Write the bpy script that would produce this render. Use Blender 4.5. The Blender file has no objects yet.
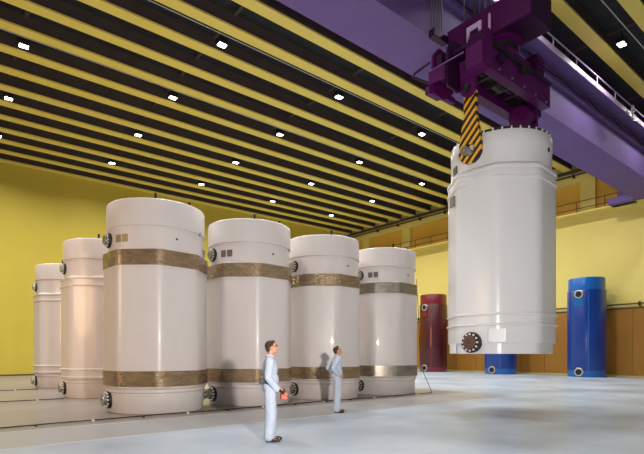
import bpy, bmesh, math, random
from mathutils import Vector, Matrix, Euler
random.seed(7)
PI = math.pi
R = math.radians
sc = bpy.context.scene
COL = sc.collection

# ------------------------------------------------------------------ camera
# the hall's own axes: x runs along the ceiling beams to the far right wall,
# y runs across them to the long yellow wall
EYE = 1.58
cd = bpy.data.cameras.new('camera')
cam = bpy.data.objects.new('camera', cd)
COL.objects.link(cam)
cam.location = (0, 0, EYE)
cam.rotation_euler = (R(90), 0, R(-39))
cd.sensor_fit = 'HORIZONTAL'
cd.sensor_width = 36.0
cd.lens = 36.0 * 478.0 / 644.0
cd.shift_y = (353.5 - 227.0) / 644.0
cd.clip_end = 300
sc.camera = cam

# ------------------------------------------------------------------ world, exposure
w = bpy.data.worlds.new('world')
sc.world = w
w.use_nodes = True
bg = w.node_tree.nodes['Background']
bg.inputs[0].default_value = (0.96, 0.90, 0.84, 1)
bg.inputs[1].default_value = 0.16
sc.view_settings.view_transform = 'Standard'
sc.view_settings.look = 'None'
sc.view_settings.gamma = 1
sc.view_settings.use_curve_mapping = False
sc.view_settings.exposure = 0.20

def light(name, kind, loc, energy, color, target=None, size=0.3, spread=None, parent=None):
    l = bpy.data.lights.new(name, kind)
    l.energy = energy
    l.color = color
    if kind == 'AREA':
        l.shape = 'DISK'
        l.size = size
        if spread: l.spread = spread
    else:
        l.shadow_soft_size = size
    o = bpy.data.objects.new(name, l)
    COL.objects.link(o)
    o.location = loc
    if target is not None:
        o.rotation_euler = (Vector(target) - Vector(loc)).to_track_quat('-Z', 'Y').to_euler()
    if parent: o.parent = parent
    return o
# photographer's lamp on a stand to the right of the camera: it throws the
# men's shadows on the casks behind them
light('photo_lamp', 'AREA', (2.10, 0.22, 2.38), 520, (1.0, 0.93, 0.86), (8.5, 12.5, 2.9), 0.30, R(150))
# added warm fill from the left, no known lamp, tinting the rear casks
light('warm_fill', 'AREA', (-7.5, 14.0, 4.5), 300, (1.0, 0.66, 0.38), (5.0, 21.0, 2.5), 4.0, R(120))
LAMP_W = 270
LAMP_C = (1.0, 0.98, 0.95)

# ------------------------------------------------------------------ materials
def new_mat(name):
    m = bpy.data.materials.new(name)
    m.use_nodes = True
    return m, m.node_tree, m.node_tree.nodes['Principled BSDF']

def mat(name, col, rough=0.5, metal=0.0, var=0.0, vscale=3.0, bump=0.0, bscale=20.0, col2=None, coat=0.0, stretch=None, spec=None):
    m, nt, b = new_mat(name)
    b.inputs['Base Color'].default_value = (*col, 1)
    b.inputs['Roughness'].default_value = rough
    b.inputs['Metallic'].default_value = metal
    if coat: b.inputs['Coat Weight'].default_value = coat
    if spec is not None: b.inputs['Specular IOR Level'].default_value = spec
    N = nt.nodes; L = nt.links
    if var > 0 or bump > 0 or col2:
        tc = N.new('ShaderNodeTexCoord')
        mp = N.new('ShaderNodeMapping')
        if stretch: mp.inputs['Scale'].default_value = stretch
        L.new(tc.outputs['Object'], mp.inputs['Vector'])
    if var > 0 or col2:
        n = N.new('ShaderNodeTexNoise')
        n.inputs['Scale'].default_value = vscale
        n.inputs['Detail'].default_value = 6
        n.inputs['Roughness'].default_value = 0.6
        L.new(mp.outputs[0], n.inputs['Vector'])
        r = N.new('ShaderNodeValToRGB')
        r.color_ramp.elements[0].position = 0.3
        r.color_ramp.elements[1].position = 0.7
        c2 = col2 if col2 else tuple(max(0, c * (1 - var)) for c in col)
        r.color_ramp.elements[0].color = (*c2, 1)
        r.color_ramp.elements[1].color = (*col, 1)
        L.new(n.outputs['Fac'], r.inputs[0])
        L.new(r.outputs[0], b.inputs['Base Color'])
    if bump > 0:
        n2 = N.new('ShaderNodeTexNoise')
        n2.inputs['Scale'].default_value = bscale
        n2.inputs['Detail'].default_value = 4
        L.new(mp.outputs[0], n2.inputs['Vector'])
        bp = N.new('ShaderNodeBump')
        bp.inputs['Strength'].default_value = bump
        bp.inputs['Distance'].default_value = 0.03
        L.new(n2.outputs['Fac'], bp.inputs['Height'])
        L.new(bp.outputs[0], b.inputs['Normal'])
    return m

def srgb(r, g, b):
    f = lambda c: (c / 255 / 12.92) if c / 255 <= 0.04045 else ((c / 255 + 0.055) / 1.055) ** 2.4
    return (f(r), f(g), f(b))

M = {}
M['cask'] = mat('cask_paint', srgb(218, 210, 207), 0.36, var=0.06, vscale=2.5, bump=0.05, bscale=6, coat=0.15, stretch=(1, 1, .35))
M['cask2'] = mat('cask_paint_clean', srgb(222, 222, 224), 0.26, var=0.04, vscale=2.0, bump=0.04, bscale=6, coat=0.2, stretch=(1, 1, .35))
M['tape_brown'] = mat('tape_brown', srgb(172, 146, 108), 0.26, 0.45, col2=srgb(120, 102, 82), vscale=3.5, bump=1.0, bscale=9, coat=0.5, stretch=(1, 1, 3))
M['tape_grey'] = mat('tape_grey', srgb(160, 152, 140), 0.26, 0.5, col2=srgb(120, 112, 100), vscale=4, bump=0.12, bscale=8, coat=0.4, stretch=(1, 1, 3))
M['steel_dark'] = mat('dark_steel', srgb(62, 56, 54), 0.45, 0.6, var=0.3, vscale=12)
M['rust'] = mat('brown_steel', srgb(112, 82, 70), 0.5, 0.3, var=0.3, vscale=10)
M['steel'] = mat('steel', srgb(176, 172, 166), 0.28, 0.85)
M['white_bolt'] = mat('bolt_white', srgb(225, 222, 215), 0.4, 0.2)
M['black'] = mat('black', srgb(24, 22, 24), 0.5)
M['plate_olive'] = mat('plate_olive', srgb(150, 135, 90), 0.4, 0.2)
M['plate_grey'] = mat('plate_grey', srgb(120, 106, 98), 0.4, 0.3)
M['blue'] = mat('blue_paint', srgb(2, 56, 140), 0.3, var=0.15, vscale=2, coat=0.3)
M['blue_light'] = mat('blue_light_paint', srgb(10, 98, 180), 0.3, coat=0.3)
M['red'] = mat('red_paint', srgb(72, 4, 20), 0.35, var=0.15, vscale=2, coat=0.3)
M['red_light'] = mat('red_light_paint', srgb(112, 20, 34), 0.3, coat=0.3)
M['girder'] = mat('girder_purple', srgb(112, 88, 150), 0.75, var=0.10, vscale=0.8)
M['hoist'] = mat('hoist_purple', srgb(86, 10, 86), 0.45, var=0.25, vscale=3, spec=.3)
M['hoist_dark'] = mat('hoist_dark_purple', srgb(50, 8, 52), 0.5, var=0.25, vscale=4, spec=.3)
M['lilac'] = mat('lilac_edge', srgb(200, 175, 215), 0.45)
M['beam_yellow'] = mat('beam_yellow', srgb(236, 216, 104), 0.5, var=0.05, vscale=1.0)
M['beam_web'] = mat('beam_web', srgb(80, 68, 62), 0.9, var=0.25, vscale=1.5)
M['deck'] = mat('deck_dark', srgb(44, 46, 50), 0.9, var=0.4, vscale=1.2)
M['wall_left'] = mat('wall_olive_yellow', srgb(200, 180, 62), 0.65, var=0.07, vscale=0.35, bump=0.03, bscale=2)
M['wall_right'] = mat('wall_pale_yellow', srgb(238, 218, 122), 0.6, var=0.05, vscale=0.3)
M['orange'] = mat('panel_orange', srgb(170, 116, 36), 0.6, var=0.16, vscale=0.5)
M['orange_up'] = mat('panel_orange_upper', srgb(236, 186, 76), 0.6, var=0.08, vscale=0.5)
M['pipe_dark'] = mat('pipe_dark', srgb(84, 74, 62), 0.5, 0.4)
M['conduit'] = mat('conduit', srgb(190, 190, 188), 0.5)
M['skin'] = mat('skin', srgb(200, 142, 112), 0.5, var=0.06, vscale=20)
M['hair'] = mat('hair_dark', srgb(58, 40, 32), 0.7, bump=0.6, bscale=90)
M['cloth'] = mat('cloth_white', srgb(184, 194, 212), 0.85, var=0.07, vscale=8, bump=1.0, bscale=11)
M['shoe'] = mat('shoe', srgb(34, 28, 28), 0.4)
M['remote'] = mat('remote_orange', srgb(180, 82, 48), 0.4)

def emit(name, col, s):
    m, nt, b = new_mat(name)
    b.inputs['Base Color'].default_value = (.8, .8, .8, 1)
    b.inputs['Emission Color'].default_value = (*col, 1)
    b.inputs['Emission Strength'].default_value = s
    return m
M['lens'] = emit('lamp_lens', (0.93, 0.97, 1.0), 14)

def stripes_mat():
    m, nt, b = new_mat('hazard_stripes')
    N = nt.nodes; L = nt.links
    tc = N.new('ShaderNodeTexCoord')
    sp = N.new('ShaderNodeSeparateXYZ')
    L.new(tc.outputs['Object'], sp.inputs[0])
    a = N.new('ShaderNodeMath'); a.operation = 'ADD'
    L.new(sp.outputs['Y'], a.inputs[0]); L.new(sp.outputs['Z'], a.inputs[1])
    mu = N.new('ShaderNodeMath'); mu.operation = 'MULTIPLY'; mu.inputs[1].default_value = 4.3
    L.new(a.outputs[0], mu.inputs[0])
    fr = N.new('ShaderNodeMath'); fr.operation = 'FRACT'
    L.new(mu.outputs[0], fr.inputs[0])
    gt = N.new('ShaderNodeMath'); gt.operation = 'GREATER_THAN'; gt.inputs[1].default_value = 0.5
    L.new(fr.outputs[0], gt.inputs[0])
    mx = N.new('ShaderNodeMix'); mx.data_type = 'RGBA'
    mx.inputs[6].default_value = (*srgb(22, 18, 16), 1)
    mx.inputs[7].default_value = (*srgb(232, 170, 30), 1)
    L.new(gt.outputs[0], mx.inputs[0])
    L.new(mx.outputs[2], b.inputs['Base Color'])
    b.inputs['Roughness'].default_value = 0.4
    return m
M['stripes'] = stripes_mat()

def floor_mat():
    m, nt, b = new_mat('floor_coating')
    N = nt.nodes; L = nt.links
    tc = N.new('ShaderNodeTexCoord')
    n = N.new('ShaderNodeTexNoise'); n.inputs['Scale'].default_value = 0.35; n.inputs['Detail'].default_value = 8
    n.inputs['Roughness'].default_value = 0.62
    L.new(tc.outputs['Object'], n.inputs['Vector'])
    r = N.new('ShaderNodeValToRGB')
    r.color_ramp.elements[0].position = 0.32; r.color_ramp.elements[0].color = (*srgb(142, 153, 166), 1)
    r.color_ramp.elements[1].position = 0.70; r.color_ramp.elements[1].color = (*srgb(182, 194, 208), 1)
    L.new(n.outputs['Fac'], r.inputs[0])
    # bare grey-brown concrete beyond the coated strip, where the casks stand
    sp = N.new('ShaderNodeSeparateXYZ'); L.new(tc.outputs['Object'], sp.inputs[0])
    def band(lo, hi, axis='Y'):
        mr = N.new('ShaderNodeMapRange')
        mr.inputs['From Min'].default_value = lo; mr.inputs['From Max'].default_value = hi
        L.new(sp.outputs[axis], mr.inputs['Value'])
        return mr.outputs[0]
    def mix(fac, a, bcol):
        mx = N.new('ShaderNodeMix'); mx.data_type = 'RGBA'
        L.new(fac, mx.inputs[0]); L.new(a, mx.inputs[6]); mx.inputs[7].default_value = (*bcol, 1)
        return mx.outputs[2]
    def mul(a, c):
        mm = N.new('ShaderNodeMath'); mm.operation = 'MULTIPLY'; L.new(a, mm.inputs[0])
        if isinstance(c, float): mm.inputs[1].default_value = c
        else: L.new(c, mm.inputs[1])
        return mm.outputs[0]
    left = band(17.5, 16.5, 'X')
    f1 = mul(mul(band(9.38, 9.5), left), 0.75)
    f2 = mul(mul(band(11.35, 11.5), left), 0.85)
    c = mix(f1, r.outputs[0], srgb(148, 144, 140))
    c = mix(f2, c, srgb(124, 114, 106))
    n3 = N.new('ShaderNodeTexNoise'); n3.inputs['Scale'].default_value = 9; n3.inputs['Detail'].default_value = 4
    L.new(tc.outputs['Object'], n3.inputs['Vector'])
    L.new(c, b.inputs['Base Color'])
    rr = N.new('ShaderNodeMapRange'); rr.inputs['To Min'].default_value = 0.24; rr.inputs['To Max'].default_value = 0.50
    L.new(n.outputs['Fac'], rr.inputs['Value'])
    L.new(rr.outputs[0], b.inputs['Roughness'])
    bp = N.new('ShaderNodeBump'); bp.inputs['Strength'].default_value = 0.08; bp.inputs['Distance'].default_value = 0.01
    L.new(n3.outputs['Fac'], bp.inputs['Height']); L.new(bp.outputs[0], b.inputs['Normal'])
    return m
M['floor'] = floor_mat()

# ------------------------------------------------------------------ object helpers
def link(name, me, m=None, parent=None, loc=None, rot=None):
    o = bpy.data.objects.new(name, me)
    COL.objects.link(o)
    if m is not None and me is not None:
        me.materials.clear()
        for q in (m if isinstance(m, (list, tuple)) else [m]): me.materials.append(q)
    if parent: o.parent = parent
    if loc: o.location = loc
    if rot: o.rotation_euler = rot
    return o

def tag(o, label=None, cat=None, group=None, kind=None):
    if label: o['label'] = label
    if cat: o['category'] = cat
    if group: o['group'] = group
    if kind: o['kind'] = kind
    return o

def empty(name, loc=(0, 0, 0), rz=0, label=None, cat=None, group=None):
    o = bpy.data.objects.new(name, None)
    COL.objects.link(o)
    o.empty_display_size = 0.2
    o.location = loc
    o.rotation_euler = (0, 0, rz)
    return tag(o, label, cat, group)

def bm_mesh(bm, smooth=None, name='mesh'):
    bmesh.ops.recalc_face_normals(bm, faces=bm.faces)
    me = bpy.data.meshes.new(name)
    bm.to_mesh(me); bm.free()
    if smooth is not None:
        me.shade_smooth()
        me.set_sharp_from_angle(angle=R(smooth))
    return me

def add_box(bm, lo, hi, rot=None, bevel=0.0):
    c = [(lo[i] + hi[i]) / 2 for i in range(3)]
    s = [(hi[i] - lo[i]) for i in range(3)]
    mtx = Matrix.Translation(c)
    if rot is not None: mtx = mtx @ rot.to_matrix().to_4x4()
    mtx = mtx @ Matrix.Diagonal((*s, 1))
    r = bmesh.ops.create_cube(bm, size=1, matrix=mtx)
    if bevel:
        es = list({e for v in r['verts'] for e in v.link_edges})
        bmesh.ops.bevel(bm, geom=es, offset=bevel, segments=2, affect='EDGES', profile=0.6)

def box(name, lo, hi, m, parent=None, bevel=0.0, rot=None):
    bm = bmesh.new(); add_box(bm, lo, hi, rot, bevel)
    return link(name, bm_mesh(bm), m, parent)

def add_tube(bm, p1, p2, r1, r2=None, seg=12):
    p1 = Vector(p1); p2 = Vector(p2)
    d = p2 - p1
    q = d.to_track_quat('Z', 'Y').to_matrix().to_4x4()
    bmesh.ops.create_cone(bm, cap_ends=True, segments=seg, radius1=r1, radius2=r1 if r2 is None else r2,
                          depth=d.length, matrix=Matrix.Translation((p1 + p2) / 2) @ q)

def tube(name, p1, p2, r, m, parent=None, seg=12, r2=None):
    bm = bmesh.new(); add_tube(bm, p1, p2, r, r2, seg)
    return link(name, bm_mesh(bm, 40), m, parent)

def add_lathe(bm, prof, seg=64, fn=None, mtx=None):
    """prof: list of (r, z) closed solid, fn(angle index) -> list of (cos, sin, radius factor)"""
    rings = []
    dirs = fn if fn else [(math.cos(2 * PI * k / seg), math.sin(2 * PI * k / seg)) for k in range(seg)]
    for r, z in prof:
        if r <= 1e-6:
            v = Vector((0, 0, z)); v = mtx @ v if mtx else v
            rings.append([bm.verts.new(v)])
        else:
            ring = []
            for dx, dy in dirs:
                v = Vector((dx * r, dy * r, z)); v = mtx @ v if mtx else v
                ring.append(bm.verts.new(v))
            rings.append(ring)
    n = len(dirs)
    for a, b in zip(rings, rings[1:]):
        for k in range(n):
            k2 = (k + 1) % n
            if len(a) == 1 and len(b) == 1: continue
            if len(a) == 1: bm.faces.new((a[0], b[k], b[k2]))
            elif len(b) == 1: bm.faces.new((a[k], b[0], a[k2]))
            else: bm.faces.new((a[k], a[k2], b[k2], b[k]))

def lathe(name, prof, m, parent=None, seg=64, fn=None, mtx=None, smooth=35):
    bm = bmesh.new(); add_lathe(bm, prof, seg, fn, mtx)
    return link(name, bm_mesh(bm, smooth), m, parent)

def octagon(ang0=27.0, t=0.15):
    """unit octagon outline (circumradius 1) with slightly rounded corners"""
    pts = []
    for k in range(8):
        a = R(ang0 + 45 * k)
        c = Vector((math.cos(a), math.sin(a)))
        p = Vector((math.cos(a - PI / 4), math.sin(a - PI / 4)))
        q = Vector((math.cos(a + PI / 4), math.sin(a + PI / 4)))
        A = c.lerp(p, t); B = c.lerp(q, t)
        for s in (0, 0.33, 0.67, 1):
            # quadratic bezier rounding
            v = A * (1 - s) ** 2 + c * 2 * s * (1 - s) + B * s * s
            pts.append((v.x, v.y))
    return pts
OCT = octagon()

def mesh_prism(pts, axis_lo, axis_hi, plane='yz'):
    """extrude a 2D outline; plane 'yz' -> extruded along x, 'xz' -> along y, 'xy' -> along z"""
    bm = bmesh.new()
    def P(a, b, t):
        return {'yz': (t, a, b), 'xz': (a, t, b), 'xy': (a, b, t)}[plane]
    lo = [bm.verts.new(P(a, b, axis_lo)) for a, b in pts]
    hi = [bm.verts.new(P(a, b, axis_hi)) for a, b in pts]
    bm.faces.new(lo); bm.faces.new(hi)
    n = len(pts)
    for k in range(n):
        bm.faces.new((lo[k], lo[(k + 1) % n], hi[(k + 1) % n], hi[k]))
    return bm

# ------------------------------------------------------------------ setting
CEIL = 13.4 + EYE          # underside of the yellow beams
XW, YW = 36.5, 40.2        # right wall plane, long left wall plane
bm = bmesh.new(); add_box(bm, (-16, -8, -0.3), (XW + .6, YW + .6, 0))
fl = tag(link('floor', bm_mesh(bm), M['floor']), kind='structure')
# joints sawn in the floor coating
for yy in (9.42, 11.42):
    box('floor_joint', (-15.9, yy - .018, 0.0005), (XW, yy + .018, 0.004), M['conduit'], fl)

ce = tag(box('ceiling', (-16, -8, CEIL + .66), (XW + .6, YW + .6, CEIL + .95), M['deck']), kind='structure')
# beams: dark web with a yellow bottom flange, each one a piece of the ceiling
bm = bmesh.new()
add_box(bm, (-16, -.17, .08), (XW, .17, .66)); web_me = bm_mesh(bm)
bm = bmesh.new()
add_box(bm, (-16, -.27, 0), (XW, .27, .08)); fl_me = bm_mesh(bm)
web_me.materials.append(M['beam_web']); fl_me.materials.append(M['beam_yellow'])
BEAMS = [39.9 - 1.84 * k for k in range(0, 26)]
for y in BEAMS:
    b = link('beam', web_me, None, ce, (0, y, CEIL))
    link('bottom_flange', fl_me, None, b)
# cross ribs of the deck between the beams
bm = bmesh.new(); add_box(bm, (-.07, -.74, 0), (.07, .74, .16)); rib_me = bm_mesh(bm); rib_me.materials.append(M['beam_web'])
for y in BEAMS[:-1]:
    for k in range(8):
        x = -0.33 + 6.66 * k - 3.4
        if x < XW: link('deck_rib', rib_me, None, ce, (x, y - .92, CEIL + .50))

wl = tag(box('wall_left', (-16, YW, 0), (XW + .6, YW + .5, CEIL + .66), M['wall_left']), kind='structure')
tag(box('baseboard_left', (-16, YW - .04, 0), (XW, YW, .10), M['pipe_dark']), kind='structure')

# right wall: lower part with orange-brown panels, pale yellow band, ledge, recessed bays and pilasters
LOW = 4.62
LEDGE = 10.05 + EYE
bm = bmesh.new()
add_box(bm, (XW, -8, 0), (XW + .5, YW, LEDGE))
add_box(bm, (XW + .38, -8, LEDGE), (XW + .6, YW, CEIL + .66))
add_box(bm, (XW, -8, 12.5 + EYE), (XW + .38, YW, CEIL + .66))
wr = tag(link('wall_right', bm_mesh(bm), M['wall_right']), kind='structure')
bm = bmesh.new(); add_box(bm, (-.07, -.985, .12), (0, .985, LOW), bevel=.012); pm = bm_mesh(bm); pm.materials.append(M['orange'])
y = -6.2
while y < 39.5:
    link('panel', pm, None, wr, (XW, y + 1.0, 0)); y += 2.0
box('panel_cap', (XW - .10, -8, LOW), (XW, YW, LOW + .07), M['pipe_dark'], wr)
# pilasters between upper bays, and the recessed bay panels
PIL = [37.5 - 5.7 * k for k in range(8)]
bm = bmesh.new(); add_box(bm, (0, -.5, LEDGE), (.38, .5, 12.5 + EYE)); pil = bm_mesh(bm); pil.materials.append(M['wall_right'])
for p in PIL: link('pilaster', pil, None, wr, (XW, p, 0))
bm = bmesh.new(); add_box(bm, (.30, -2.34, LEDGE + .06), (.37, 2.34, 12.44 + EYE), bevel=.01); bay = bm_mesh(bm); bay.materials.append(M['orange_up'])
for a, b2 in zip(PIL, PIL[1:]): link('bay_panel', bay, None, wr, (XW, (a + b2) / 2, 0))
box('bay_panel', (XW + .30, 38.05, LEDGE + .06), (XW + .37, YW - .05, 12.44 + EYE), M['orange_up'], wr)

tag(box('trim_2', (XW - .30, -8, CEIL - .16), (XW, YW, CEIL - .002), M['beam_web']), kind='structure')
# railing on the ledge
rl = empty('ledge_railing', (XW - .24, 16, LEDGE), 0, 'thin dark pipe railing along the high ledge of the far right wall', 'railing')
for z in (.45, .95):
    tube('rail', (0, -23.5, z), (0, 24, z), .028, M['pipe_dark'], rl, 8)
bm = bmesh.new(); add_tube(bm, (0, 0, 0), (0, 0, .95), .028, seg=8); pme = bm_mesh(bm, 40); pme.materials.append(M['pipe_dark'])
for k in range(26): link('post', pme, None, rl, (0, -23.2 + k * 1.88, 0))

def wall_pipe(name, z, r, off, label, step, cat='pipe'):
    e = empty(name, (XW - off, 16, z), 0, label, cat)
    tube('pipe', (0, -23.5, 0), (0, 24, 0), r, M['pipe_dark'], e, 10)
    bm = bmesh.new(); add_box(bm, (-.07, -.05, -.16), (off, .05, .12)); me = bm_mesh(bm); me.materials.append(M['steel_dark'])
    n = int(47 / step)
    for k in range(n): link('bracket', me, None, e, (0, -23.2 + k * step, 0))
    return e
wall_pipe('service_pipe', LOW + .30, .05, .16, 'thin dark service pipe running along the wall just above the orange panels', 3.1)
wall_pipe('ceiling_pipe', 13.0 + EYE, .07, .20, 'dark bracketed pipe running along the top of the far right wall under the beam ends', 2.85)

# ------------------------------------------------------------------ ceiling lamps
LX = [-3.66, 3.0, 9.66, 16.36, 23.05, 29.8]
LY = [2.18, 7.90, 13.25, 18.8, 24.3, 29.8, 35.35]
bm = bmesh.new(); add_box(bm, (-.21, -.16, .0), (.21, .16, .24), bevel=.02); hs = bm_mesh(bm); hs.materials.append(M['steel_dark'])
bm = bmesh.new(); add_box(bm, (-.17, -.125, -.03), (.17, .125, .0), bevel=.01); ln = bm_mesh(bm); ln.materials.append(M['lens'])
bm = bmesh.new(); add_tube(bm, (0, 0, .24), (0, 0, .69), .025, seg=8); hg = bm_mesh(bm, 40); hg.materials.append(M['steel_dark'])
n = 0
rown = ['sixth and farthest', 'fifth', 'fourth', 'third', 'second', 'nearest']
for j, yy in enumerate(LY):
    for i, xx in enumerate(LX):
        if (j == 0) and i not in (1, 3, 5): continue
        if i == 0 and j < 4: continue
        e = empty('ceiling_lamp', (xx, yy, CEIL - .04), 0, cat='lamp', group='floodlights between the ceiling beams')
        link('housing', hs, None, e); link('lens', ln, None, e); link('hanger', hg, None, e)
        l = light('lamp_light', 'AREA', (0, 0, -.06), LAMP_W * (.5 if j == 1 else 1.08), LAMP_C, size=.36, spread=R(150), parent=e)
        e['row'] = j; e['colm'] = i
roww = {6: 'in row nearest long wall', 5: 'in second row from long wall', 4: 'in third row from long wall',
        3: 'in fourth row from long wall', 2: 'beside purple girder', 1: 'on near side of purple girder', 0: 'in row above camera'}
colw = {0: 'sixth', 1: 'fifth', 2: 'fourth', 3: 'third', 4: 'second', 5: 'first'}
for o in COL.objects:
    if o.name.startswith('ceiling_lamp'):
        o['label'] = 'ceiling floodlight %s, %s from far right wall' % (roww[o['row']], colw[o['colm']])
        del o['row']; del o['colm']
# conduits feeding the lamp rows
cw = {1: 'on the near side of the purple girder', 2: 'hidden above the purple girder', 3: 'along the fourth lamp row from the yellow wall', 4: 'along the third lamp row from the yellow wall',
      5: 'along the second lamp row from the yellow wall', 6: 'along the lamp row nearest the yellow wall'}
for j, yy in enumerate(LY):
    if j == 0: continue
    o = tube('lamp_conduit', (-16, yy - .42, CEIL + .12), (XW, yy - .42, CEIL + .12), .022, M['conduit'], None, 6)
    tag(o, 'thin pale conduit ' + cw[j], 'conduit', 'conduits feeding the lamps')

# ------------------------------------------------------------------ casks
def trunnion(parent, ang, rad, z, size=1.0, length=.22, m_face=None, seg=20, bolts=True, bolt_m=None, flange_m=None, stub_m=None, name='trunnion', single=False):
    """bolted flange with a protruding spigot; axis points outwards at angle ang"""
    a = R(ang)
    mtx = Matrix.Translation((math.cos(a) * rad, math.sin(a) * rad, z)) @ Matrix.Rotation(a, 4, 'Z') @ Matrix.Rotation(PI / 2, 4, 'Y')
    s = size
    t = lathe(name, [(0, -.06), (.225 * s, -.06), (.225 * s, .05), (.20 * s, .065), (.14 * s, .065), (0, .065)], flange_m or M['steel_dark'], parent, 28, mtx=mtx)
    L = length
    lathe('spigot', [(0, .06), (.115 * s, .06), (.115 * s, L * .75), (.15 * s, L * .77), (.15 * s, L - .01), (.14 * s, L), (.05 * s, L), (.05 * s, L - .03), (0, L - .03)],
          stub_m or M['steel'], t, 24, mtx=mtx)
    if bolts:
        bm = bmesh.new()
        each = None
        for k in range(12):
            b = 2 * PI * k / 12
            c = mtx @ Vector((math.cos(b) * .18 * s, math.sin(b) * .18 * s, .06))
            d = mtx @ Vector((math.cos(b) * .18 * s, math.sin(b) * .18 * s, .10))
            if single:
                tube('bolt', c, d, .024 * s, M['white_bolt'], t, 6)
            else: add_tube(bm, c, d, .024 * s, seg=6)
        if single: bm.free()
        else: tag(link('bolt_ring', bm_mesh(bm, 40), bolt_m or M['white_bolt'], t), kind='stuff')
    return t

def band_ring(name, z0, z1, rc, m, parent, fn=OCT, proud=.012):
    return lathe(name, [(rc, z0), (rc + proud, z0 + .004), (rc + proud, z1 - .004), (rc, z1), (rc - .03, z1), (rc - .03, z0), (rc, z0)], m, parent, fn=fn, smooth=30)

def plate(name, ang, rad, z, wd, hg, m, parent, th=.015, shift=0.0):
    a = R(ang)
    bm = bmesh.new(); add_box(bm, (-.01, -wd / 2 + shift, -hg / 2), (th, wd / 2 + shift, hg / 2), bevel=.003)
    me = bm_mesh(bm)
    me.transform(Matrix.Translation((math.cos(a) * rad, math.sin(a) * rad, z)) @ Matrix.Rotation(a, 4, 'Z'))
    return link(name, me, m, parent)

RC = 1.425
def ridge(rc, z, h=.035, p=.045):
    return [(rc, z - h), (rc + p * .8, z - h * .7), (rc + p, z), (rc + p * .8, z + h * .7), (rc, z + h)]

def standing_cask(x, y, label, tape=None, plates=None):
    t = empty('storage_cask', (x, y, 0), 0, label, 'cask', 'white casks standing on the hall floor')
    cm = M['cask']
    lathe('base', [(0, 0), (1.26, 0), (1.28, .03), (1.28, .17), (1.29, .19), (1.29, .23), (1.30, .25), (1.30, .53), (1.335, .56), (1.335, .63), (1.30, .65), (0, .65)], cm, t, 96)
    prof = [(0, .64), (RC - .04, .64), (RC, .68)] + (([(RC, .70), (RC, 4.2)]) if tape else (ridge(RC, .74) + ridge(RC, 1.02) + ridge(RC, 3.97) + ridge(RC, 4.23))) + [(RC, 4.27), (RC - .09, 4.33), (0, 4.33)]
    lathe('body', prof, cm, t, fn=OCT, smooth=30)
    lathe('neck', [(0, 4.30), (1.285, 4.30), (1.285, 4.95), (0, 4.95)], cm, t, 96)
    lathe('lid_cover', [(0, 4.91), (1.295, 4.91), (1.325, 4.93), (1.325, 5.57), (1.31, 5.61), (1.28, 5.63), (0, 5.63)], cm, t, 96)
    if tape:
        tag(band_ring('tape_band', .71, 1.12, RC + .015, tape, t), 'lower band of shiny tape')
        tag(band_ring('tape_band', 3.88, 4.29, RC + .015, tape, t), 'upper band of shiny tape')
    for ang in (180, 0):
        trunnion(t, ang, 1.285, 4.62, .9, .15)
        trunnion(t, ang, 1.295, .34, 1.05, .19)
    for a in (-112, -50, 68, 130):
        c = (math.cos(R(a)) * 1.0, math.sin(R(a)) * 1.0)
        tube('lifting_pin', (c[0], c[1], 5.62), (c[0], c[1], 5.84), .035, M['black'], t, 8)
    if plates:
        plate('name_plate', -158, 1.285, 4.60, .17, .20, plates, t)
        plate('name_plate', -148, 1.285, 4.60, .17, .20, plates, t)
    plate('drain_plug', -87, 1.285, 4.62, .05, .05, M['black'], t)
    plate('lock_plate', -50, 1.315, 4.93, .03, .12, M['plate_grey'], t)
    return t

standing_cask(4.94, 13.61, 'large white storage cask with brown tape bands, leftmost of the taped front row', M['tape_brown'], M['plate_olive'])
standing_cask(7.98, 13.6, 'large white storage cask with brown tape bands, directly behind the man holding the controller', M['tape_brown'], M['plate_grey'])
standing_cask(11.06, 13.6, 'white storage cask with brown tape bands, behind the man with hands on hips', M['tape_brown'], None)
standing_cask(14.2, 13.6, 'large white storage cask with smooth grey tape bands, right end of row', M['tape_grey'], M['plate_grey'])
standing_cask(4.92, 19.2, 'white storage cask without tape, standing second from the left', None, None)
standing_cask(4.9, 25.3, 'white storage cask without tape, farthest left and farthest back', None, None)

# slim painted casks by the far wall
def slim_cask(x, y, body, light_m, label, cat='cask'):
    t = empty('slim_cask', (x, y, 0), 0, label, cat, 'slim painted casks along the far right wall')
    lathe('base_ring', [(0, 0), (1.14, 0), (1.16, .03), (1.16, .44), (0, .44)], light_m, t, 64)
    lathe('body', [(0, .44), (1.18, .44), (1.19, .47), (1.19, 5.80), (1.17, 5.84), (0, 5.84)], body, t, 64)
    lathe('lid', [(0, 5.84), (1.13, 5.84), (1.13, 6.62), (1.10, 6.68), (0, 6.68)], light_m, t, 64)
    for z in (5.55, .34):
        trunnion(t, 180, 1.17, z, 1.3, .12, bolts=True, flange_m=M['steel'], stub_m=M['black'])
    plate('name_plate', 180, 1.19, 5.05, .55, .62, light_m, t)
    bm = bmesh.new(); add_box(bm, (-.01, -.03, .5), (.02, .03, 5.7)); me = bm_mesh(bm)
    me.transform(Matrix.Rotation(R(-152), 4, 'Z') @ Matrix.Translation((1.185, 0, 0)))
    link('highlight_strip', me, light_m, t)  # strip in the lighter paint stands in for a vertical highlight
    return t
slim_cask(34.7, 14.05, M['blue'], M['blue_light'], 'tall slim blue cask standing by the far wall, right of the hanging cask')
slim_cask(34.1, 20.1, M['blue'], M['blue_light'], 'slim blue cask seen below the bottom edge of the hanging white cask')
slim_cask(34.0, 26.45, M['red'], M['red_light'], 'slim dark red cask by the far wall between row end and hanging cask')

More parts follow.
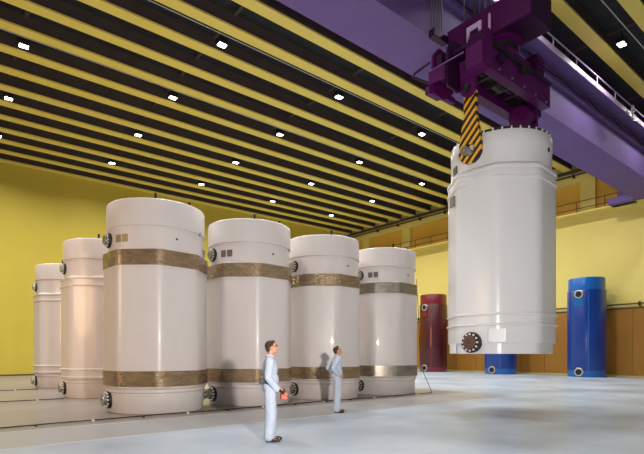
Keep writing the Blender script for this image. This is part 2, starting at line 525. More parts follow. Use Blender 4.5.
# the hanging cask
HX, HY, HZ = 12.25, 7.24, EYE - .01
def hanging_cask():
    t = empty('hanging_cask', (HX, HY, HZ), 0, 'glossy white cask hanging from the purple crane', 'cask')
    cm = M['cask2']; RC = 1.44
    lathe('foot', [(0, 0), (1.355, 0), (1.37, .015), (1.37, .28), (0, .28)], cm, t, fn=OCT, smooth=30)
    prof = [(0, .27), (RC - .005, .27), (RC, .29)] + ridge(RC, .75, .035, .045) + ridge(RC, 1.02, .035, .045) \
        + [(RC, 4.40)] + ridge(RC, 4.47, .05, .035) + [(RC + .005, 4.54), (RC + .005, 4.69)] + ridge(RC, 4.75, .05, .035) + [(RC - .02, 4.83), (RC - .10, 4.88), (0, 4.88)]
    lathe('body', prof, cm, t, fn=OCT, smooth=30)
    lathe('neck', [(0, 4.86), (1.315, 4.86), (1.315, 5.34), (1.325, 5.36), (1.325, 5.66), (1.31, 5.69), (1.20, 5.69), (0, 5.69)], cm, t, 96)
    ld = lathe('lid', [(0, 5.68), (1.27, 5.68), (1.27, 5.77), (1.16, 5.79), (0, 5.79)], M['steel_dark'], t, 96)
    bm = bmesh.new()
    add_tube(bm, (0, 0, 0), (0, 0, .10), .022, seg=8); sm = bm_mesh(bm, 40); sm.materials.append(M['white_bolt'])
    for k in range(36):
        a = 2 * PI * (k + .3) / 36
        link('stud', sm, None, ld, (math.cos(a) * 1.285, math.sin(a) * 1.285, 5.66))
    trunnion(t, 180, 1.28, 5.22, .8, .42, flange_m=M['cask2'])
    trunnion(t, 0, 1.28, 5.25, .8, .42, flange_m=M['cask2'])
    for a in (180, 0):
        trunnion(t, a, 1.36, .30, 1.2, .13, flange_m=M['steel_dark'], stub_m=M['rust'], single=(a == 180))
    plate('name_plate', 150, 1.405, 4.16, .26, .28, M['plate_grey'], t, .02)
    plate('name_plate', 150, 1.315, 5.02, .22, .20, M['steel_dark'], t, .02)
    # pads on the foot ring, and cover plate above
    plate('foot_pad', -150, 1.33, .14, .10, .26, cm, t, .10)
    plate('foot_pad', 149, 1.33, .14, .20, .26, cm, t, .10)
    plate('cover_plate', -152, RC - .045, .47, .42, .34, cm, t, .07)
    plate('vent_plug', -86, 1.325, 5.28, .07, .10, M['black'], t)
    return t
hanging_cask()

# ------------------------------------------------------------------ crane girder
Z = lambda r: r + EYE
G0, G1 = 9.60, 11.25
GB, GT = Z(10.0), Z(12.05)
br = empty('crane_girder', (XW - 18, (G0 + G1) / 2, GB), 0, 'huge purple box girder of the overhead crane crossing under the ceiling', 'crane')
def rel(o, root=br):
    """give parts built in hall coordinates their place under a root"""
    o.data.transform(Matrix.Translation(-Vector(root.location))); return o
rel(box('girder_box', (-15, G0, GB), (XW - .55, G1, GT), M['girder'], br, bevel=.02))
bm = bmesh.new()
for z in (GB - .0, ):
    add_box(bm, (-15, G0 - .06, GB - .02), (XW - .55, G1 + .06, GB + .03))
rel(link('bottom_plate', bm_mesh(bm), M['girder'], br))
rel(box('walkway', (-15, G0 - .62, GT - .02), (XW - .6, G0, GT + .05), M['girder'], br))
rel(box('walkway_edge', (-15, G0 - .65, GT - .05), (XW - .6, G0 - .61, GT + .16), M['lilac'], br))
rel(box('cable_tray', (-15, G0 - .16, GT - .62), (XW - .6, G0 - .01, GT - .50), M['girder'], br))
hr = rel(tube('handrail', (-15, G0 - .62, GT + .52), (XW - .6, G0 - .62, GT + .52), .028, M['lilac'], br, 8))
k = 0
x = -14.5
bm = bmesh.new(); add_tube(bm, (0, 0, 0), (0, 0, .5), .026, seg=8); pm2 = bm_mesh(bm, 40); pm2.materials.append(M['lilac'])
while x < XW - 1:
    link('handrail_post', pm2, None, br, Vector((x, G0 - .62, GT + .03)) - Vector(br.location)); x += 2.1
# stiffener seams on the girder's side
bm = bmesh.new(); add_box(bm, (-.012, -.008, .04), (.012, .0, 1.9)); sm2 = bm_mesh(bm); sm2.materials.append(M['lilac'])
# festoon cable sagging below the walkway
bm = bmesh.new()
prev = None
for k in range(0, 160):
    x = 12.5 + k * .125
    z = GT - .36 - .12 * abs(math.sin(k * PI / 22))
    p = (x, G0 - .22, z)
    if prev: add_tube(bm, prev, p, .03, seg=6)
    prev = p
rel(link('festoon_cable', bm_mesh(bm, 60), M['hoist_dark'], br))
# cluster of cable clamps near the right end
bm = bmesh.new()
for k in range(16):
    a = random.uniform(0, PI); dx = random.uniform(-.22, .22); dz = random.uniform(-.22, .22)
    add_tube(bm, (27.3 + dx, G0 - .75, GT - .1 + dz), (27.3 + dx + .3 * math.cos(a), G0 - .8, GT - .1 + dz + .3 * math.sin(a)), .022, seg=6)
rel(link('cable_loops', bm_mesh(bm, 60), M['white_bolt'], br))
# end truck on the ledge rail
rel(box('end_truck', (XW - .95, 3.2, LEDGE + .18), (XW - .45, G1 + 1.2, LEDGE + .85), M['girder'], br, bevel=.03))
rel(box('truck_bracket', (XW - 1.5, G1 + .07, GB - .05), (XW - .5, G1 + 1.6, GB + .35), M['girder'], br, bevel=.03))
for yy in (3.6, 12.0):
    rel(lathe('wheel', [(0, -.08), (.24, -.08), (.24, .08), (0, .08)], M['steel_dark'], br, 24, mtx=Matrix.Translation((XW - .7, yy, LEDGE + .26)) @ Matrix.Rotation(PI / 2, 4, 'Y')))
tr = tag(box('crane_rail', (XW - .78, -8, LEDGE), (XW - .62, YW - .1, LEDGE + .04), M['steel_dark']), 'steel rail for the crane wheels on the wall bracket ledge', 'rail')
tag(box('trim_1', (XW - .95, -8, LEDGE - .10), (XW, YW, LEDGE), M['wall_right']), kind='structure')
# second girder and trolley frame, above the top edge of the photograph
rel(box('girder_box', (-15, 2.6, GB), (XW - .55, 4.0, GT), M['girder'], br, bevel=.02))
tl = empty('crane_trolley', (HX, 6.8, GT), 0, 'dark purple trolley frame riding on the crane girders above the hoist', 'trolley')
for xx in (10.6, 13.7):
    rel(box('trolley_beam', (xx - .2, 3.0, GT + .12), (xx + .2, 10.6, GT + .62), M['hoist_dark'], tl, bevel=.02), tl)
rel(box('trolley_shade_deck', (8.4, 4.2, GT + .25), (14.6, 9.4, GT + .60), M['hoist_dark'], tl), tl)  # unseen deck, widened to keep lamp light off the girder side
for xx in (10.6, 13.7):
    for yy in (3.3, 10.3):
        rel(lathe('wheel', [(0, -.1), (.2, -.1), (.2, .1), (0, .1)], M['steel_dark'], tl, 20, mtx=Matrix.Translation((xx, yy, GT + .2)) @ Matrix.Rotation(PI / 2, 4, 'X')), tl)
lathe_d = rel(lathe('rope_drum', [(0, -1.2), (.35, -1.2), (.35, 1.2), (0, 1.2)], M['steel_dark'], tl, 32, mtx=Matrix.Translation((12.1, 7.3, GT - .15)) @ Matrix.Rotation(PI / 2, 4, 'X')), tl)

# ------------------------------------------------------------------ hoist block
hb = empty('hoist_block', (12.05, 7.15, Z(8.5)), 0, 'dark purple hoist block hanging on steel ropes above the yoke', 'hoist')
H = lambda o: rel(o, hb)
zb = Z(8.5)
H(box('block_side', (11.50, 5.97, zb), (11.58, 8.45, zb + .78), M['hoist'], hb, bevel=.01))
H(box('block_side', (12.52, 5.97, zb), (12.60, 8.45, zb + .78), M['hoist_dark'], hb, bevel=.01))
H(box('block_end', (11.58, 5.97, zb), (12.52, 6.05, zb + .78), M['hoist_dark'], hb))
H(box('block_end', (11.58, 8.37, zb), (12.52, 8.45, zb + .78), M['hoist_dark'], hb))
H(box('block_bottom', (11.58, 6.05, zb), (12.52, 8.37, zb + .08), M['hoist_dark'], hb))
for k in range(6):
    yy = 6.35 + k * .33
    H(lathe('sheave', [(0, -.04), (.40, -.04), (.34, 0), (.40, .04), (0, .04)], M['steel_dark'], hb, 32, mtx=Matrix.Translation((12.05, yy, zb + .62)) @ Matrix.Rotation(PI / 2, 4, 'X')))
H(tube('sheave_axle', (12.05, 6.0, zb + .62), (12.05, 8.4, zb + .62), .07, M['steel'], hb, 16))
# ropes up to the trolley
for k in range(6):
    yy = 6.35 + k * .33
    for xx in (11.67, 12.43):
        H(tube('rope', (xx, yy, zb + .6), (xx, yy, GT + .3), .02, M['steel'] if k % 2 else M['pipe_dark'], hb, 6))
for k in range(5):
    H(tube('rope', (11.30 - k * .09, 8.50 + .02 * k, zb + .62), (11.30 - k * .09, 8.50 + .02 * k, GT + .3), .022, M['steel'], hb, 6))
H(box('rope_anchor', (10.86, 8.42, zb + .42), (11.5, 8.62, zb + .64), M['hoist_dark'], hb, bevel=.02))
H(tube('guide_rod', (11.42, 7.05, Z(7.95)), (11.42, 7.05, Z(9.0)), .035, M['lilac'], hb, 10))
# swivel drum under the block
H(lathe('swivel_drum', [(0, Z(7.7)), (.50, Z(7.7)), (.54, Z(7.76)), (.54, Z(7.95)), (.44, Z(7.98)), (.44, Z(8.40)), (.56, Z(8.42)), (.56, Z(8.50)), (0, Z(8.50))],
        M['hoist'], hb, 48, mtx=Matrix.Translation((12.15, 7.15, 0))))
H(lathe('swivel_collar', [(0, Z(8.22)), (.47, Z(8.22)), (.47, Z(8.34)), (0, Z(8.34))], M['black'], hb, 48, mtx=Matrix.Translation((12.15, 7.15, 0))))

# ------------------------------------------------------------------ lifting yoke
YC = 7.12
yk = empty('lifting_yoke', (HX, 7.2, Z(7.1)), 0, 'purple lifting yoke with yellow and black striped arms gripping the hanging cask', 'yoke')
Yk = lambda o: rel(o, yk)
Yk(box('side_beam', (10.45, 6.60, Z(7.12)), (13.85, 6.86, Z(7.74)), M['hoist'], yk, bevel=.015))
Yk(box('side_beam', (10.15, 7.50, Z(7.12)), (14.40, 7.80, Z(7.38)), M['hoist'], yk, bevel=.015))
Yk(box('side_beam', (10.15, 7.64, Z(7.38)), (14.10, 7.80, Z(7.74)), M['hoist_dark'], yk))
Yk(box('top_plate', (10.3, 6.86, Z(7.66)), (13.8, 7.64, Z(7.74)), M['hoist_dark'], yk))
Yk(box('beam_flange', (10.25, 6.52, Z(7.70)), (13.80, 6.92, Z(7.77)), M['hoist_dark'], yk, bevel=.01))
# spindle machinery between the beams
Yk(tube('spindle', (10.7, 7.18, Z(7.42)), (13.9, 7.18, Z(7.42)), .07, M['steel_dark'], yk, 16))
for k in range(7):
    xx = 10.95 + k * .45
    Yk(box('spindle_bracket', (xx - .04, 6.86, Z(7.30)), (xx + .04, 7.6, Z(7.66)), M['black'] if k % 2 else M['hoist_dark'], yk))
Yk(lathe('gearbox', [(0, -.22), (.17, -.22), (.17, .22), (0, .22)], M['steel_dark'], yk, 24, mtx=Matrix.Translation((12.0, 7.18, Z(7.4))) @ Matrix.Rotation(PI / 2, 4, 'Y')))
# saddle where the swivel sits
bm = mesh_prism([(11.45, Z(7.74)), (13.0, Z(7.74)), (12.8, Z(8.05)), (11.65, Z(8.05))], 6.66, 6.74, 'xz'); Yk(link('saddle_plate', bm_mesh(bm), M['hoist'], yk))
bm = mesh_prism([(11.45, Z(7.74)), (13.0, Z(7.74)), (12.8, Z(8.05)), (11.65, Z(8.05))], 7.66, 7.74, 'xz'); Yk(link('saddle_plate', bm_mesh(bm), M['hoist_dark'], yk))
# motor box on the far end
Yk(box('motor_box', (12.88, 6.50, Z(7.77)), (13.30, 6.98, Z(8.28)), M['hoist_dark'], yk, bevel=.03))
for dz in (.12, .24, .36):
    Yk(box('cooling_fin', (12.90, 6.46, Z(7.77) + dz), (13.28, 6.50, Z(7.77) + dz + .03), M['hoist'], yk))
# near end housing: cheek plates with cut corners
cheek = [(10.08, Z(6.98)), (10.10, Z(6.80)), (10.55, Z(6.76)), (10.95, Z(7.05)), (11.05, Z(7.75)), (10.75, Z(8.02)), (10.35, Z(8.06)), (10.12, Z(7.80))]
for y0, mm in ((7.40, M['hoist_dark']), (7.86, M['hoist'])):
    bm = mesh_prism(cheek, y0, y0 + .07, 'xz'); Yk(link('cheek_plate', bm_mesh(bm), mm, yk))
head = [(10.18, Z(7.0)), (10.50, Z(6.93)), (10.62, Z(7.1)), (10.62, Z(7.86)), (10.50, Z(7.93)), (10.36, Z(7.90)), (10.18, Z(7.52))]
bm = mesh_prism(head, 6.48, 6.94, 'xz'); Yk(link('head_block', bm_mesh(bm), M['hoist'], yk))
Yk(box('dark_gap_strip', (10.6, 6.50, Z(7.655)), (12.7, 6.60, Z(7.695)), M['black'], yk))  # black strip stands in for the dark gap along the beam
Yk(box('control_box', (11.0, 6.50, Z(7.36)), (11.25, 6.60, Z(7.52)), M['hoist_dark'], yk, bevel=.01))
Yk(box('control_box', (12.1, 6.48, Z(7.50)), (12.32, 6.60, Z(7.64)), M['black'], yk, bevel=.01))
Yk(box('end_plate', (9.97, 7.42, Z(6.98)), (10.03, 7.92, Z(7.30)), M['hoist'], yk, bevel=.01))
Yk(box('brace_bar', (10.03, 6.9, Z(7.36)), (10.06, 7.9, Z(7.385)), M['girder'], yk))
bm = bmesh.new()
add_box(bm, (10.72, 6.86, Z(8.32)), (10.76, 7.28, Z(8.44))); add_box(bm, (10.72, 6.86, Z(8.0)), (10.76, 6.94, Z(8.32))); add_box(bm, (10.72, 7.20, Z(8.0)), (10.76, 7.28, Z(8.32)))
Yk(link('cover_frame', bm_mesh(bm), M['lilac'], yk))
Yk(box('side_lug', (10.0, 7.9, Z(6.78)), (10.5, 8.05, Z(6.98)), M['hoist'], yk, bevel=.01))
Yk(box('side_lug', (10.5, 7.9, Z(6.86)), (11.1, 8.02, Z(7.02)), M['hoist'], yk, bevel=.01))
bm = bmesh.new()
pp = [(10.05, 7.93, Z(7.60)), (10.0, 8.42, Z(7.50)), (10.0, 8.45, Z(7.42)), (10.05, 7.93, Z(7.05))]
for a, b2 in zip(pp, pp[1:]): add_tube(bm, a, b2, .03, seg=8)
Yk(link('guard_bar', bm_mesh(bm, 60), M['hoist_dark'], yk))
# fixings
for k in range(6):
    Yk(tube('fixing_bolt', (10.5 + k * .62, 6.60, Z(7.2)), (10.5 + k * .62, 6.57, Z(7.2)), .03, M['steel'], yk, 8))
# indicator bracket at the far end and the bulky far arm head
Yk(lathe('arm_head', [(0, -.30), (.30, -.30), (.36, -.2), (.36, .2), (.30, .30), (0, .30)], M['hoist'], yk, 28, mtx=Matrix.Translation((13.62, 7.3, Z(6.98))) @ Matrix.Rotation(PI / 2, 4, 'Y')))
Yk(box('far_cheek', (13.55, 6.98, Z(7.05)), (14.1, 7.6, Z(7.5)), M['hoist_dark'], yk, bevel=.03))

# striped arms
def arm(x, label):
    zc = Z(5.19)   # trunnion height
    pts = []
    rad = .325; hw = .175
    zt = Z(6.68)
    # left neck of the outline down to the round eye and up again (y is across, z is up)
    pts.append((-hw, zt)); pts.append((-hw, zc + .92))
    a0 = 150; a1 = 390
    pts.append((-rad * .98, zc + .20))
    for k in range(25):
        a = R(a0 + 20 + (a1 - a0 - 40) * k / 24)
        pts.append((math.cos(a) * rad, math.sin(a) * rad + zc))
    pts.append((rad * .98, zc + .20))
    pts.append((hw, zc + .92)); pts.append((hw, zt))
    bm = bmesh.new()
    # outline with hole for the trunnion: build as ring strip of quads + cut by boolean-free trick (inner circle fan)
    me = None
    outer = pts
    lo = [bm.verts.new((-.05, a, b)) for a, b in outer]; hi = [bm.verts.new((.05, a, b)) for a, b in outer]
    bm.faces.new(lo); bm.faces.new(hi)
    for k in range(len(outer)): bm.faces.new((lo[k], lo[(k + 1) % len(outer)], hi[(k + 1) % len(outer)], hi[k]))
    bmesh.ops.recalc_face_normals(bm, faces=bm.faces)
    me = bm_mesh(bm)
    a = link('arm', me, M['stripes'], None, (x, YC, 0))
    # cut the eye
    cut = lathe('cutter', [(0, -.2), (.155, -.2), (.155, .2), (0, .2)], M['black'], None, 32, mtx=Matrix.Translation((x, YC, zc + .02)) @ Matrix.Rotation(PI / 2, 4, 'Y'))
    md = a.modifiers.new('b', 'BOOLEAN'); md.object = cut; md.operation = 'DIFFERENCE'; md.solver = 'EXACT'
    dg = bpy.context.evaluated_depsgraph_get()
    nm = bpy.data.meshes.new_from_object(a.evaluated_get(dg))
    a.modifiers.clear(); a.data = nm
    bpy.data.objects.remove(cut)
    a.parent = yk; a.location = Vector((x, YC, 0)) - Vector(yk.location)
    tag(a, label)
    e = Yk(lathe('eye_plate', [(0, -.06), (.20, -.06), (.20, .06), (0, .06)], M['hoist'], yk, 32, mtx=Matrix.Translation((x - .09, YC, Z(6.74))) @ Matrix.Rotation(PI / 2, 4, 'Y')))
    bm = mesh_prism([(YC - .19, Z(6.74)), (YC + .19, Z(6.74)), (YC + .24, Z(7.5)), (YC - .24, Z(7.5))], x - .15, x - .03, 'yz'); Yk(link('arm_hanger', bm_mesh(bm), M['hoist'], yk))
    Yk(lathe('pivot_pin', [(0, -.12), (.085, -.12), (.085, .12), (.03, .14), (0, .14)], M['black'], yk, 24, mtx=Matrix.Translation((x - .13, YC, Z(6.74))) @ Matrix.Rotation(-PI / 2, 4, 'Y')))
    Yk(box('arm_edge_strip', (x + .05, YC - .17, Z(6.1)), (x + .08, YC - .12, Z(6.66)), M['black'], yk))
arm(HX - 1.58, 'near arm painted in yellow and black diagonal stripes')
arm(HX + 1.56, 'far arm painted in yellow and black diagonal stripes, behind the cask')

# ------------------------------------------------------------------ cables and rails on the floor
def floor_line(y, x0, x1, label, wob=0.0):
    e = empty('floor_cable', (x0, y, 0), 0, label, 'cable', 'dark cables lying on the floor')
    bm = bmesh.new(); prev = None
    n = int((x1 - x0) / .35)
    for k in range(n + 1):
        p = (k * (x1 - x0) / n, math.sin(k * .9) * wob + math.sin(k * .37) * wob * 1.4, .03)
        if prev: add_tube(bm, prev, p, .016, seg=6)
        prev = p
    link('cable', bm_mesh(bm, 60), M['steel_dark'], e)
    k = 0; x = .6
    while x < (x1 - x0):
        b = box('clamp', (x - .03, -.08, 0), (x + .03, -.02, .045), M['white_bolt'] if k % 2 else M['steel_dark'], e, bevel=.008)
        x += 1.15; k += 1
    return e
floor_line(12.0, -3.5, 14.5, 'dark cable with small clamps on the floor in front of the taped casks', .03)
floor_line(18.4, -6.0, 3.45, 'dark cable with small clamps on the floor beside the second left cask', .02)
floor_line(24.0, -6.0, 3.5, 'dark cable with small clamps on the floor beside the farthest left cask', .02)

# loose line hanging down beside the grey taped cask and coiling to the floor
bm = bmesh.new(); prev = None
pts = [(15.72, 13.1, 4.7), (15.75, 13.05, 3.6), (15.76, 13.0, 2.4), (15.78, 12.95, 1.4), (15.85, 12.8, .7), (15.92, 12.65, .35), (15.9, 12.5, .05), (15.6, 12.2, .03), (15.2, 12.0, .03), (14.4, 11.95, .03)]
for i in range(len(pts) - 1):
    for s in range(6):
        t0 = Vector(pts[max(i - 1, 0)]); t1 = Vector(pts[i]); t2 = Vector(pts[i + 1]); t3 = Vector(pts[min(i + 2, len(pts) - 1)])
        u = s / 6
        p = .5 * ((2 * t1) + (-t0 + t2) * u + (2 * t0 - 5 * t1 + 4 * t2 - t3) * u * u + (-t0 + 3 * t1 - 3 * t2 + t3) * u ** 3)
        if prev is not None: add_tube(bm, prev, p, .012, seg=6)
        prev = p
tag(link('hose', bm_mesh(bm, 60), M['steel_dark']), 'thin dark hose hanging down the right side of the grey taped cask to the floor', 'hose')

# ------------------------------------------------------------------ people
def add_ell(bm, c, r, rot=None, seg=20):
    mtx = Matrix.Translation(c)
    if rot is not None: mtx = mtx @ rot.to_matrix().to_4x4()
    bmesh.ops.create_uvsphere(bm, u_segments=seg, v_segments=seg // 2 + 2, radius=1, matrix=mtx @ Matrix.Diagonal((*r, 1)))

def add_cap(bm, p1, r1, p2, r2, seg=14):
    add_tube(bm, p1, p2, r1, r2, seg)
    add_ell(bm, p1, (r1,) * 3, seg=seg); add_ell(bm, p2, (r2,) * 3, seg=seg)

def chain(bm, pts, grow=0.0, cut=None):
    for (p, r), (q, s) in zip(pts, pts[1:]): add_cap(bm, p, r + grow, q, s + grow)

def fuse(name, bm, m, parent, vox=.008, it=4, fac=.5):
    me = bpy.data.meshes.new(name); bm.to_mesh(me); bm.free()
    o = link(name, me, m, None)
    md = o.modifiers.new('r', 'REMESH'); md.mode = 'VOXEL'; md.voxel_size = vox; md.use_smooth_shade = True
    sm = o.modifiers.new('s', 'SMOOTH'); sm.factor = fac; sm.iterations = it
    dg = bpy.context.evaluated_depsgraph_get()
    nm = bpy.data.meshes.new_from_object(o.evaluated_get(dg))
    o.modifiers.clear(); old = o.data; o.data = nm; bpy.data.meshes.remove(old)
    nm.materials.clear(); nm.materials.append(m)
    nm.shade_smooth()
    if parent: o.parent = parent
    return o

def person(loc, rz, label, pose, height=1.0):
    S = pose
    V = Vector
    hp = V(S['head']); pit = R(S['pitch']); yaw = R(S.get('yaw', 0))
    HM = Matrix.Translation(hp) @ Matrix.Rotation(yaw, 4, 'Z') @ Matrix.Rotation(-pit, 4, 'Y')
    def h(x, y, z): return HM @ V((x, y, z))
    hrot = (Matrix.Rotation(yaw, 4, 'Z') @ Matrix.Rotation(-pit, 4, 'Y')).to_euler()
    def hell(bm, c, r): add_ell(bm, h(*c), r, hrot)
    bm = bmesh.new()
    # trunk
    add_ell(bm, S['pelvis'], (.105, .150, .125))
    add_ell(bm, S['waist'], S['belly'])
    add_ell(bm, S['chest'], (.115, .165, .19))
    sh = [V(S['shR']), V(S['shL'])]
    add_cap(bm, sh[0], .055, sh[1], .055)
    add_cap(bm, V(S['neck']), .062, hp + V((-.012, 0, -.05)), .055)
    # head
    hell(bm, (-.012, 0, .025), (.096, .076, .098))
    hell(bm, (.022, 0, -.035), (.066, .058, .078))
    hell(bm, (.050, 0, -.088), (.030, .030, .024))          # chin
    hell(bm, (.068, 0, .038), (.020, .048, .016))            # brow
    add_cap(bm, h(.080, 0, .022), .009, h(.103, 0, -.020), .015)   # nose
    hell(bm, (.072, 0, -.052), (.017, .027, .009))
    hell(bm, (.071, 0, -.067), (.016, .023, .009))
    for s in (-1, 1): hell(bm, (-.005, s * .078, -.005), (.020, .010, .032))
    # limbs
    for k in ('legR', 'legL'):
        chain(bm, [(V(p), r) for p, r in S[k]])
        kn = V(S[k][-1][0]); add_ell(bm, kn + V((.05, 0, -.04)), (.11, .042, .035))
    for k in ('armR', 'armL'):
        chain(bm, [(V(p), r) for p, r in S[k]])
    # hands: palm, four bent fingers, thumb
    for k, hd in (('armR', S['handR']), ('armL', S['handL'])):
        wv = V(S[k][-1][0]); f = V(hd['dir']).normalized(); n_ = V(hd['palm']).normalized(); sd = f.cross(n_).normalized() * hd['side']
        pc = wv + f * .055
        mt = Matrix((f, sd, n_)).transposed()
        add_ell(bm, pc, (.050, .040, .016), mt.to_euler())
        for q in range(4):
            off = (q - 1.5) * .020
            ln = (.036, .040, .038, .030)[q]
            b0 = pc + f * .038 + sd * off
            b1 = b0 + (f * math.cos(R(hd['curl'])) + n_ * math.sin(R(hd['curl']))) * ln
            b2 = b1 + (f * math.cos(R(hd['curl'] * 2.1)) + n_ * math.sin(R(hd['curl'] * 2.1))) * ln * .8
            add_cap(bm, b0, .0098, b1, .0088, 8); add_cap(bm, b1, .0088, b2, .0076, 8)
        t0 = pc - f * .015 + sd * -.034
        t1 = t0 + (f * .6 - sd * .7 + n_ * .3).normalized() * .036
        t2 = t1 + (f * .9 - sd * .1 + n_ * .5).normalized() * .030
        add_cap(bm, t0, .012, t1, .011, 8); add_cap(bm, t1, .011, t2, .009, 8)
    body = fuse('person', bm, M['skin'], None, .0065, 3)
    body.location = loc; body.rotation_euler = (0, 0, rz); body.scale = (height,) * 3
    tag(body, label, 'person')
    # jacket
    bm = bmesh.new()
    g = .026
    add_ell(bm, V(S['waist']) + V((0, 0, 0)), tuple(v + .018 for v in S['belly']))
    add_ell(bm, S['chest'], (.115 + g, .165 + g, .19 + g))
    wz = V(S['pelvis'])
    add_ell(bm, wz + V((0, 0, .04)), (.148, .190, .14))
    add_cap(bm, sh[0], .055 + g, sh[1], .055 + g)
    for k in ('armR', 'armL'):
        pts = [(V(p), r) for p, r in S[k]]
        pts[-1] = (pts[-2][0].lerp(pts[-1][0], .90), pts[-1][1] + .008)
        chain(bm, pts, g)
    add_cap(bm, V(S['neck']) + V((0, 0, -.05)), .085, V(S['neck']) + V((0, 0, .0)), .070)
    jk = fuse('jacket', bm, M['cloth'], body, .010, 3)
    # trousers
    bm = bmesh.new()
    add_ell(bm, S['pelvis'], (.135, .172, .14))
    for k in ('legR', 'legL'):
        pts = [(V(p), r) for p, r in S[k]]
        pts[-1] = (pts[-1][0] + V((0, 0, .0)), pts[-1][1] + .024)
        pts[-2] = (pts[-2][0], pts[-2][1] + .022)
        chain(bm, pts, .022)
    fuse('trousers', bm, M['cloth'], body, .010, 3)
    # collar
    nk = V(S['neck'])
    mtx = Matrix.Translation(nk + V((-.005, 0, .0))) @ Matrix.Rotation(R(12), 4, 'Y')
    lathe('collar', [(.072, -.01), (.082, .0), (.076, .045), (.070, .05), (.066, .04), (.066, -.01), (.072, -.01)], M['cloth'], body, 24, mtx=mtx)
    # shoes
    for k in ('legR', 'legL'):
        a = V(S[k][-1][0]); fz = a.z
        bm = bmesh.new()
        add_ell(bm, (a.x + .0, a.y, .045), (.055, .045, .05)); add_ell(bm, (a.x + .085, a.y, .036), (.105, .050, .040)); add_ell(bm, (a.x + .150, a.y, .028), (.055, .046, .030))
        add_box(bm, (a.x - .055, a.y - .042, .0), (a.x + .185, a.y + .042, .022), bevel=.008)
        fuse('shoe', bm, M['shoe'], body, .007, 2)
    # hair
    bm = bmesh.new()
    for c, r in S['hair']: hell(bm, c, r)
    fuse('hair', bm, M['hair'], body, .006, 2)
    for s in (-1, 1):
        bm = bmesh.new(); add_ell(bm, h(.078, s * .030, .016), (.010, .012, .008), hrot, 12)
        link('eye', bm_mesh(bm, 60), M['black'], body)
        bm = bmesh.new(); add_ell(bm, h(.083, s * .032, .040), (.007, .020, .005), hrot, 10)
        link('eyebrow', bm_mesh(bm, 60), M['hair'], body)
    if S.get('glasses'):
        bm = bmesh.new()
        for s in (-1, 1):
            prev = None
            for q in range(15):
                a = 2 * PI * q / 14
                p = h(.100 - .004 * abs(math.cos(a)), s * (.034 + .026 * math.cos(a)), .014 + .020 * math.sin(a))
                if prev is not None: add_tube(bm, prev, p, .0028, seg=6)
                prev = p
            add_tube(bm, h(.096, s * .060, .018), h(.0, s * .082, .014), .0028, seg=6)
        add_tube(bm, h(.100, -.010, .016), h(.100, .010, .016), .0028, seg=6)
        link('glasses', bm_mesh(bm, 60), M['black'], body)
    # coat details: placket, pockets, hem
    return body

HAIR1 = [((-.026, 0, .048), (.096, .083, .086)), ((-.065, 0, .005), (.055, .076, .078)), ((.03, 0, .098), (.05, .06, .03)), ((-.02, .055, .045), (.05, .030, .050)), ((-.02, -.055, .045), (.05, .030, .050))]
HAIR2 = [((-.022, 0, .052), (.092, .082, .080)), ((-.060, 0, .010), (.055, .074, .070)), ((.03, 0, .095), (.052, .062, .035))]
# man with the controller: local x = the way he faces, camera sees his right side (-y)
P1 = dict(pelvis=(0, 0, .93), waist=(.015, 0, 1.08), belly=(.125, .145, .13), chest=(-.005, 0, 1.27), shR=(-.01, -.165, 1.42), shL=(-.01, .165, 1.42), neck=(-.005, 0, 1.475),
          head=(.035, 0, 1.645), pitch=12, yaw=-6, glasses=True,
          legR=[((-.005, -.085, .90), .082), ((.01, -.09, .50), .058), ((-.025, -.095, .09), .040)],
          legL=[((.0, .085, .90), .082), ((.03, .09, .50), .058), ((.02, .095, .09), .040)],
          armR=[((-.01, -.19, 1.41), .052), ((-.045, -.235, 1.13), .040), ((.12, -.16, .91), .028)],
          armL=[((-.01, .19, 1.41), .052), ((-.02, .235, 1.14), .040), ((.12, .16, .92), .028)],
          handR=dict(dir=(.75, .45, -.25), palm=(-.1, .9, .2), side=1, curl=38), handL=dict(dir=(.75, -.45, -.25), palm=(-.1, -.9, .2), side=-1, curl=38), hair=HAIR1)
m1 = person((4.71, 7.31, 0), R(-30), 'man in white work clothes and glasses holding an orange controller box', P1, 1.025)
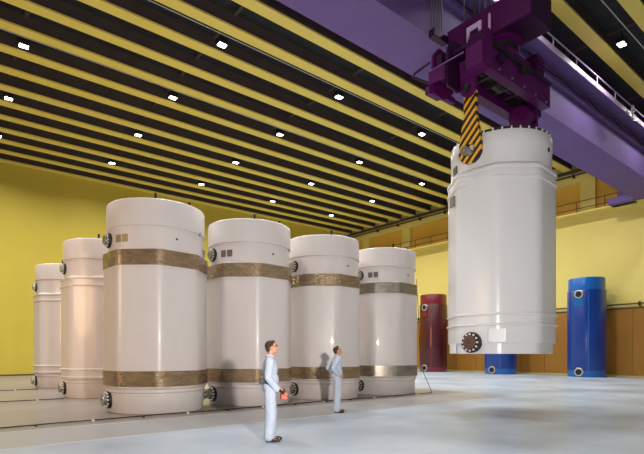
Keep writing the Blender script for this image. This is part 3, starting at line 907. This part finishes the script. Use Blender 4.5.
P2 = dict(pelvis=(.0, 0, .93), waist=(.01, 0, 1.08), belly=(.110, .138, .13), chest=(-.015, 0, 1.27), shR=(-.02, -.165, 1.42), shL=(-.02, .165, 1.42), neck=(-.01, 0, 1.475),
          head=(.012, 0, 1.635), pitch=30, yaw=-4,
          legR=[((-.005, -.085, .90), .080), ((-.01, -.10, .50), .056), ((-.045, -.115, .09), .040)],
          legL=[((.0, .085, .90), .080), ((.02, .11, .50), .056), ((.03, .13, .09), .040)],
          armR=[((-.02, -.19, 1.41), .050), ((-.20, -.33, 1.17), .039), ((-.02, -.205, 1.01), .028)],
          armL=[((-.02, .19, 1.41), .050), ((-.17, .36, 1.17), .039), ((.0, .205, 1.01), .028)],
          handR=dict(dir=(.85, .2, -.35), palm=(.0, .6, -.2), side=1, curl=25), handL=dict(dir=(.85, -.2, -.35), palm=(.0, -.6, -.2), side=-1, curl=25), hair=HAIR2)
m2 = person((8.42, 9.74, 0), R(-26), 'man in white work clothes standing with hands on hips, looking up', P2, 1.01)

# controller: carried on a strap, so a thing of its own
co = empty('crane_controller', (4.71, 7.31, 0), R(-30), 'orange box controller held at the waist by the man with glasses', 'controller')
bm = bmesh.new(); add_box(bm, (.19, -.12, .75), (.31, .12, .88), bevel=.015)
c_body = link('case', bm_mesh(bm), M['remote'], co)
bm = bmesh.new(); add_box(bm, (.20, -.11, .875), (.30, .11, .89)); link('control_panel', bm_mesh(bm), M['black'], co)
for yy in (-.07, .07):
    bm = bmesh.new(); add_tube(bm, (.25, yy, .88), (.25, yy, .93), .010, seg=8); add_ell(bm, (.25, yy, .93), (.018,) * 3, seg=10)
    link('joystick', bm_mesh(bm, 60), M['black'], co)
bm = bmesh.new()
for s in (-1, 1):
    pts = [(.24, s * .125, .86), (.14, s * .20, .95), (.0, s * .215, 1.03), (-.10, s * .18, 1.09), (-.165, s * .09, 1.11), (-.175, 0, 1.11)]
    for a, b2 in zip(pts, pts[1:]):
        for dz in (-.014, 0, .014): add_tube(bm, (a[0], a[1], a[2] + dz), (b2[0], b2[1], b2[2] + dz), .010, seg=6)
link('strap', bm_mesh(bm, 60), M['black'], co)
bm = bmesh.new(); add_box(bm, (-.20, -.19, 1.04), (-.10, -.08, 1.14), bevel=.01); link('belt_pouch', bm_mesh(bm), M['black'], co)
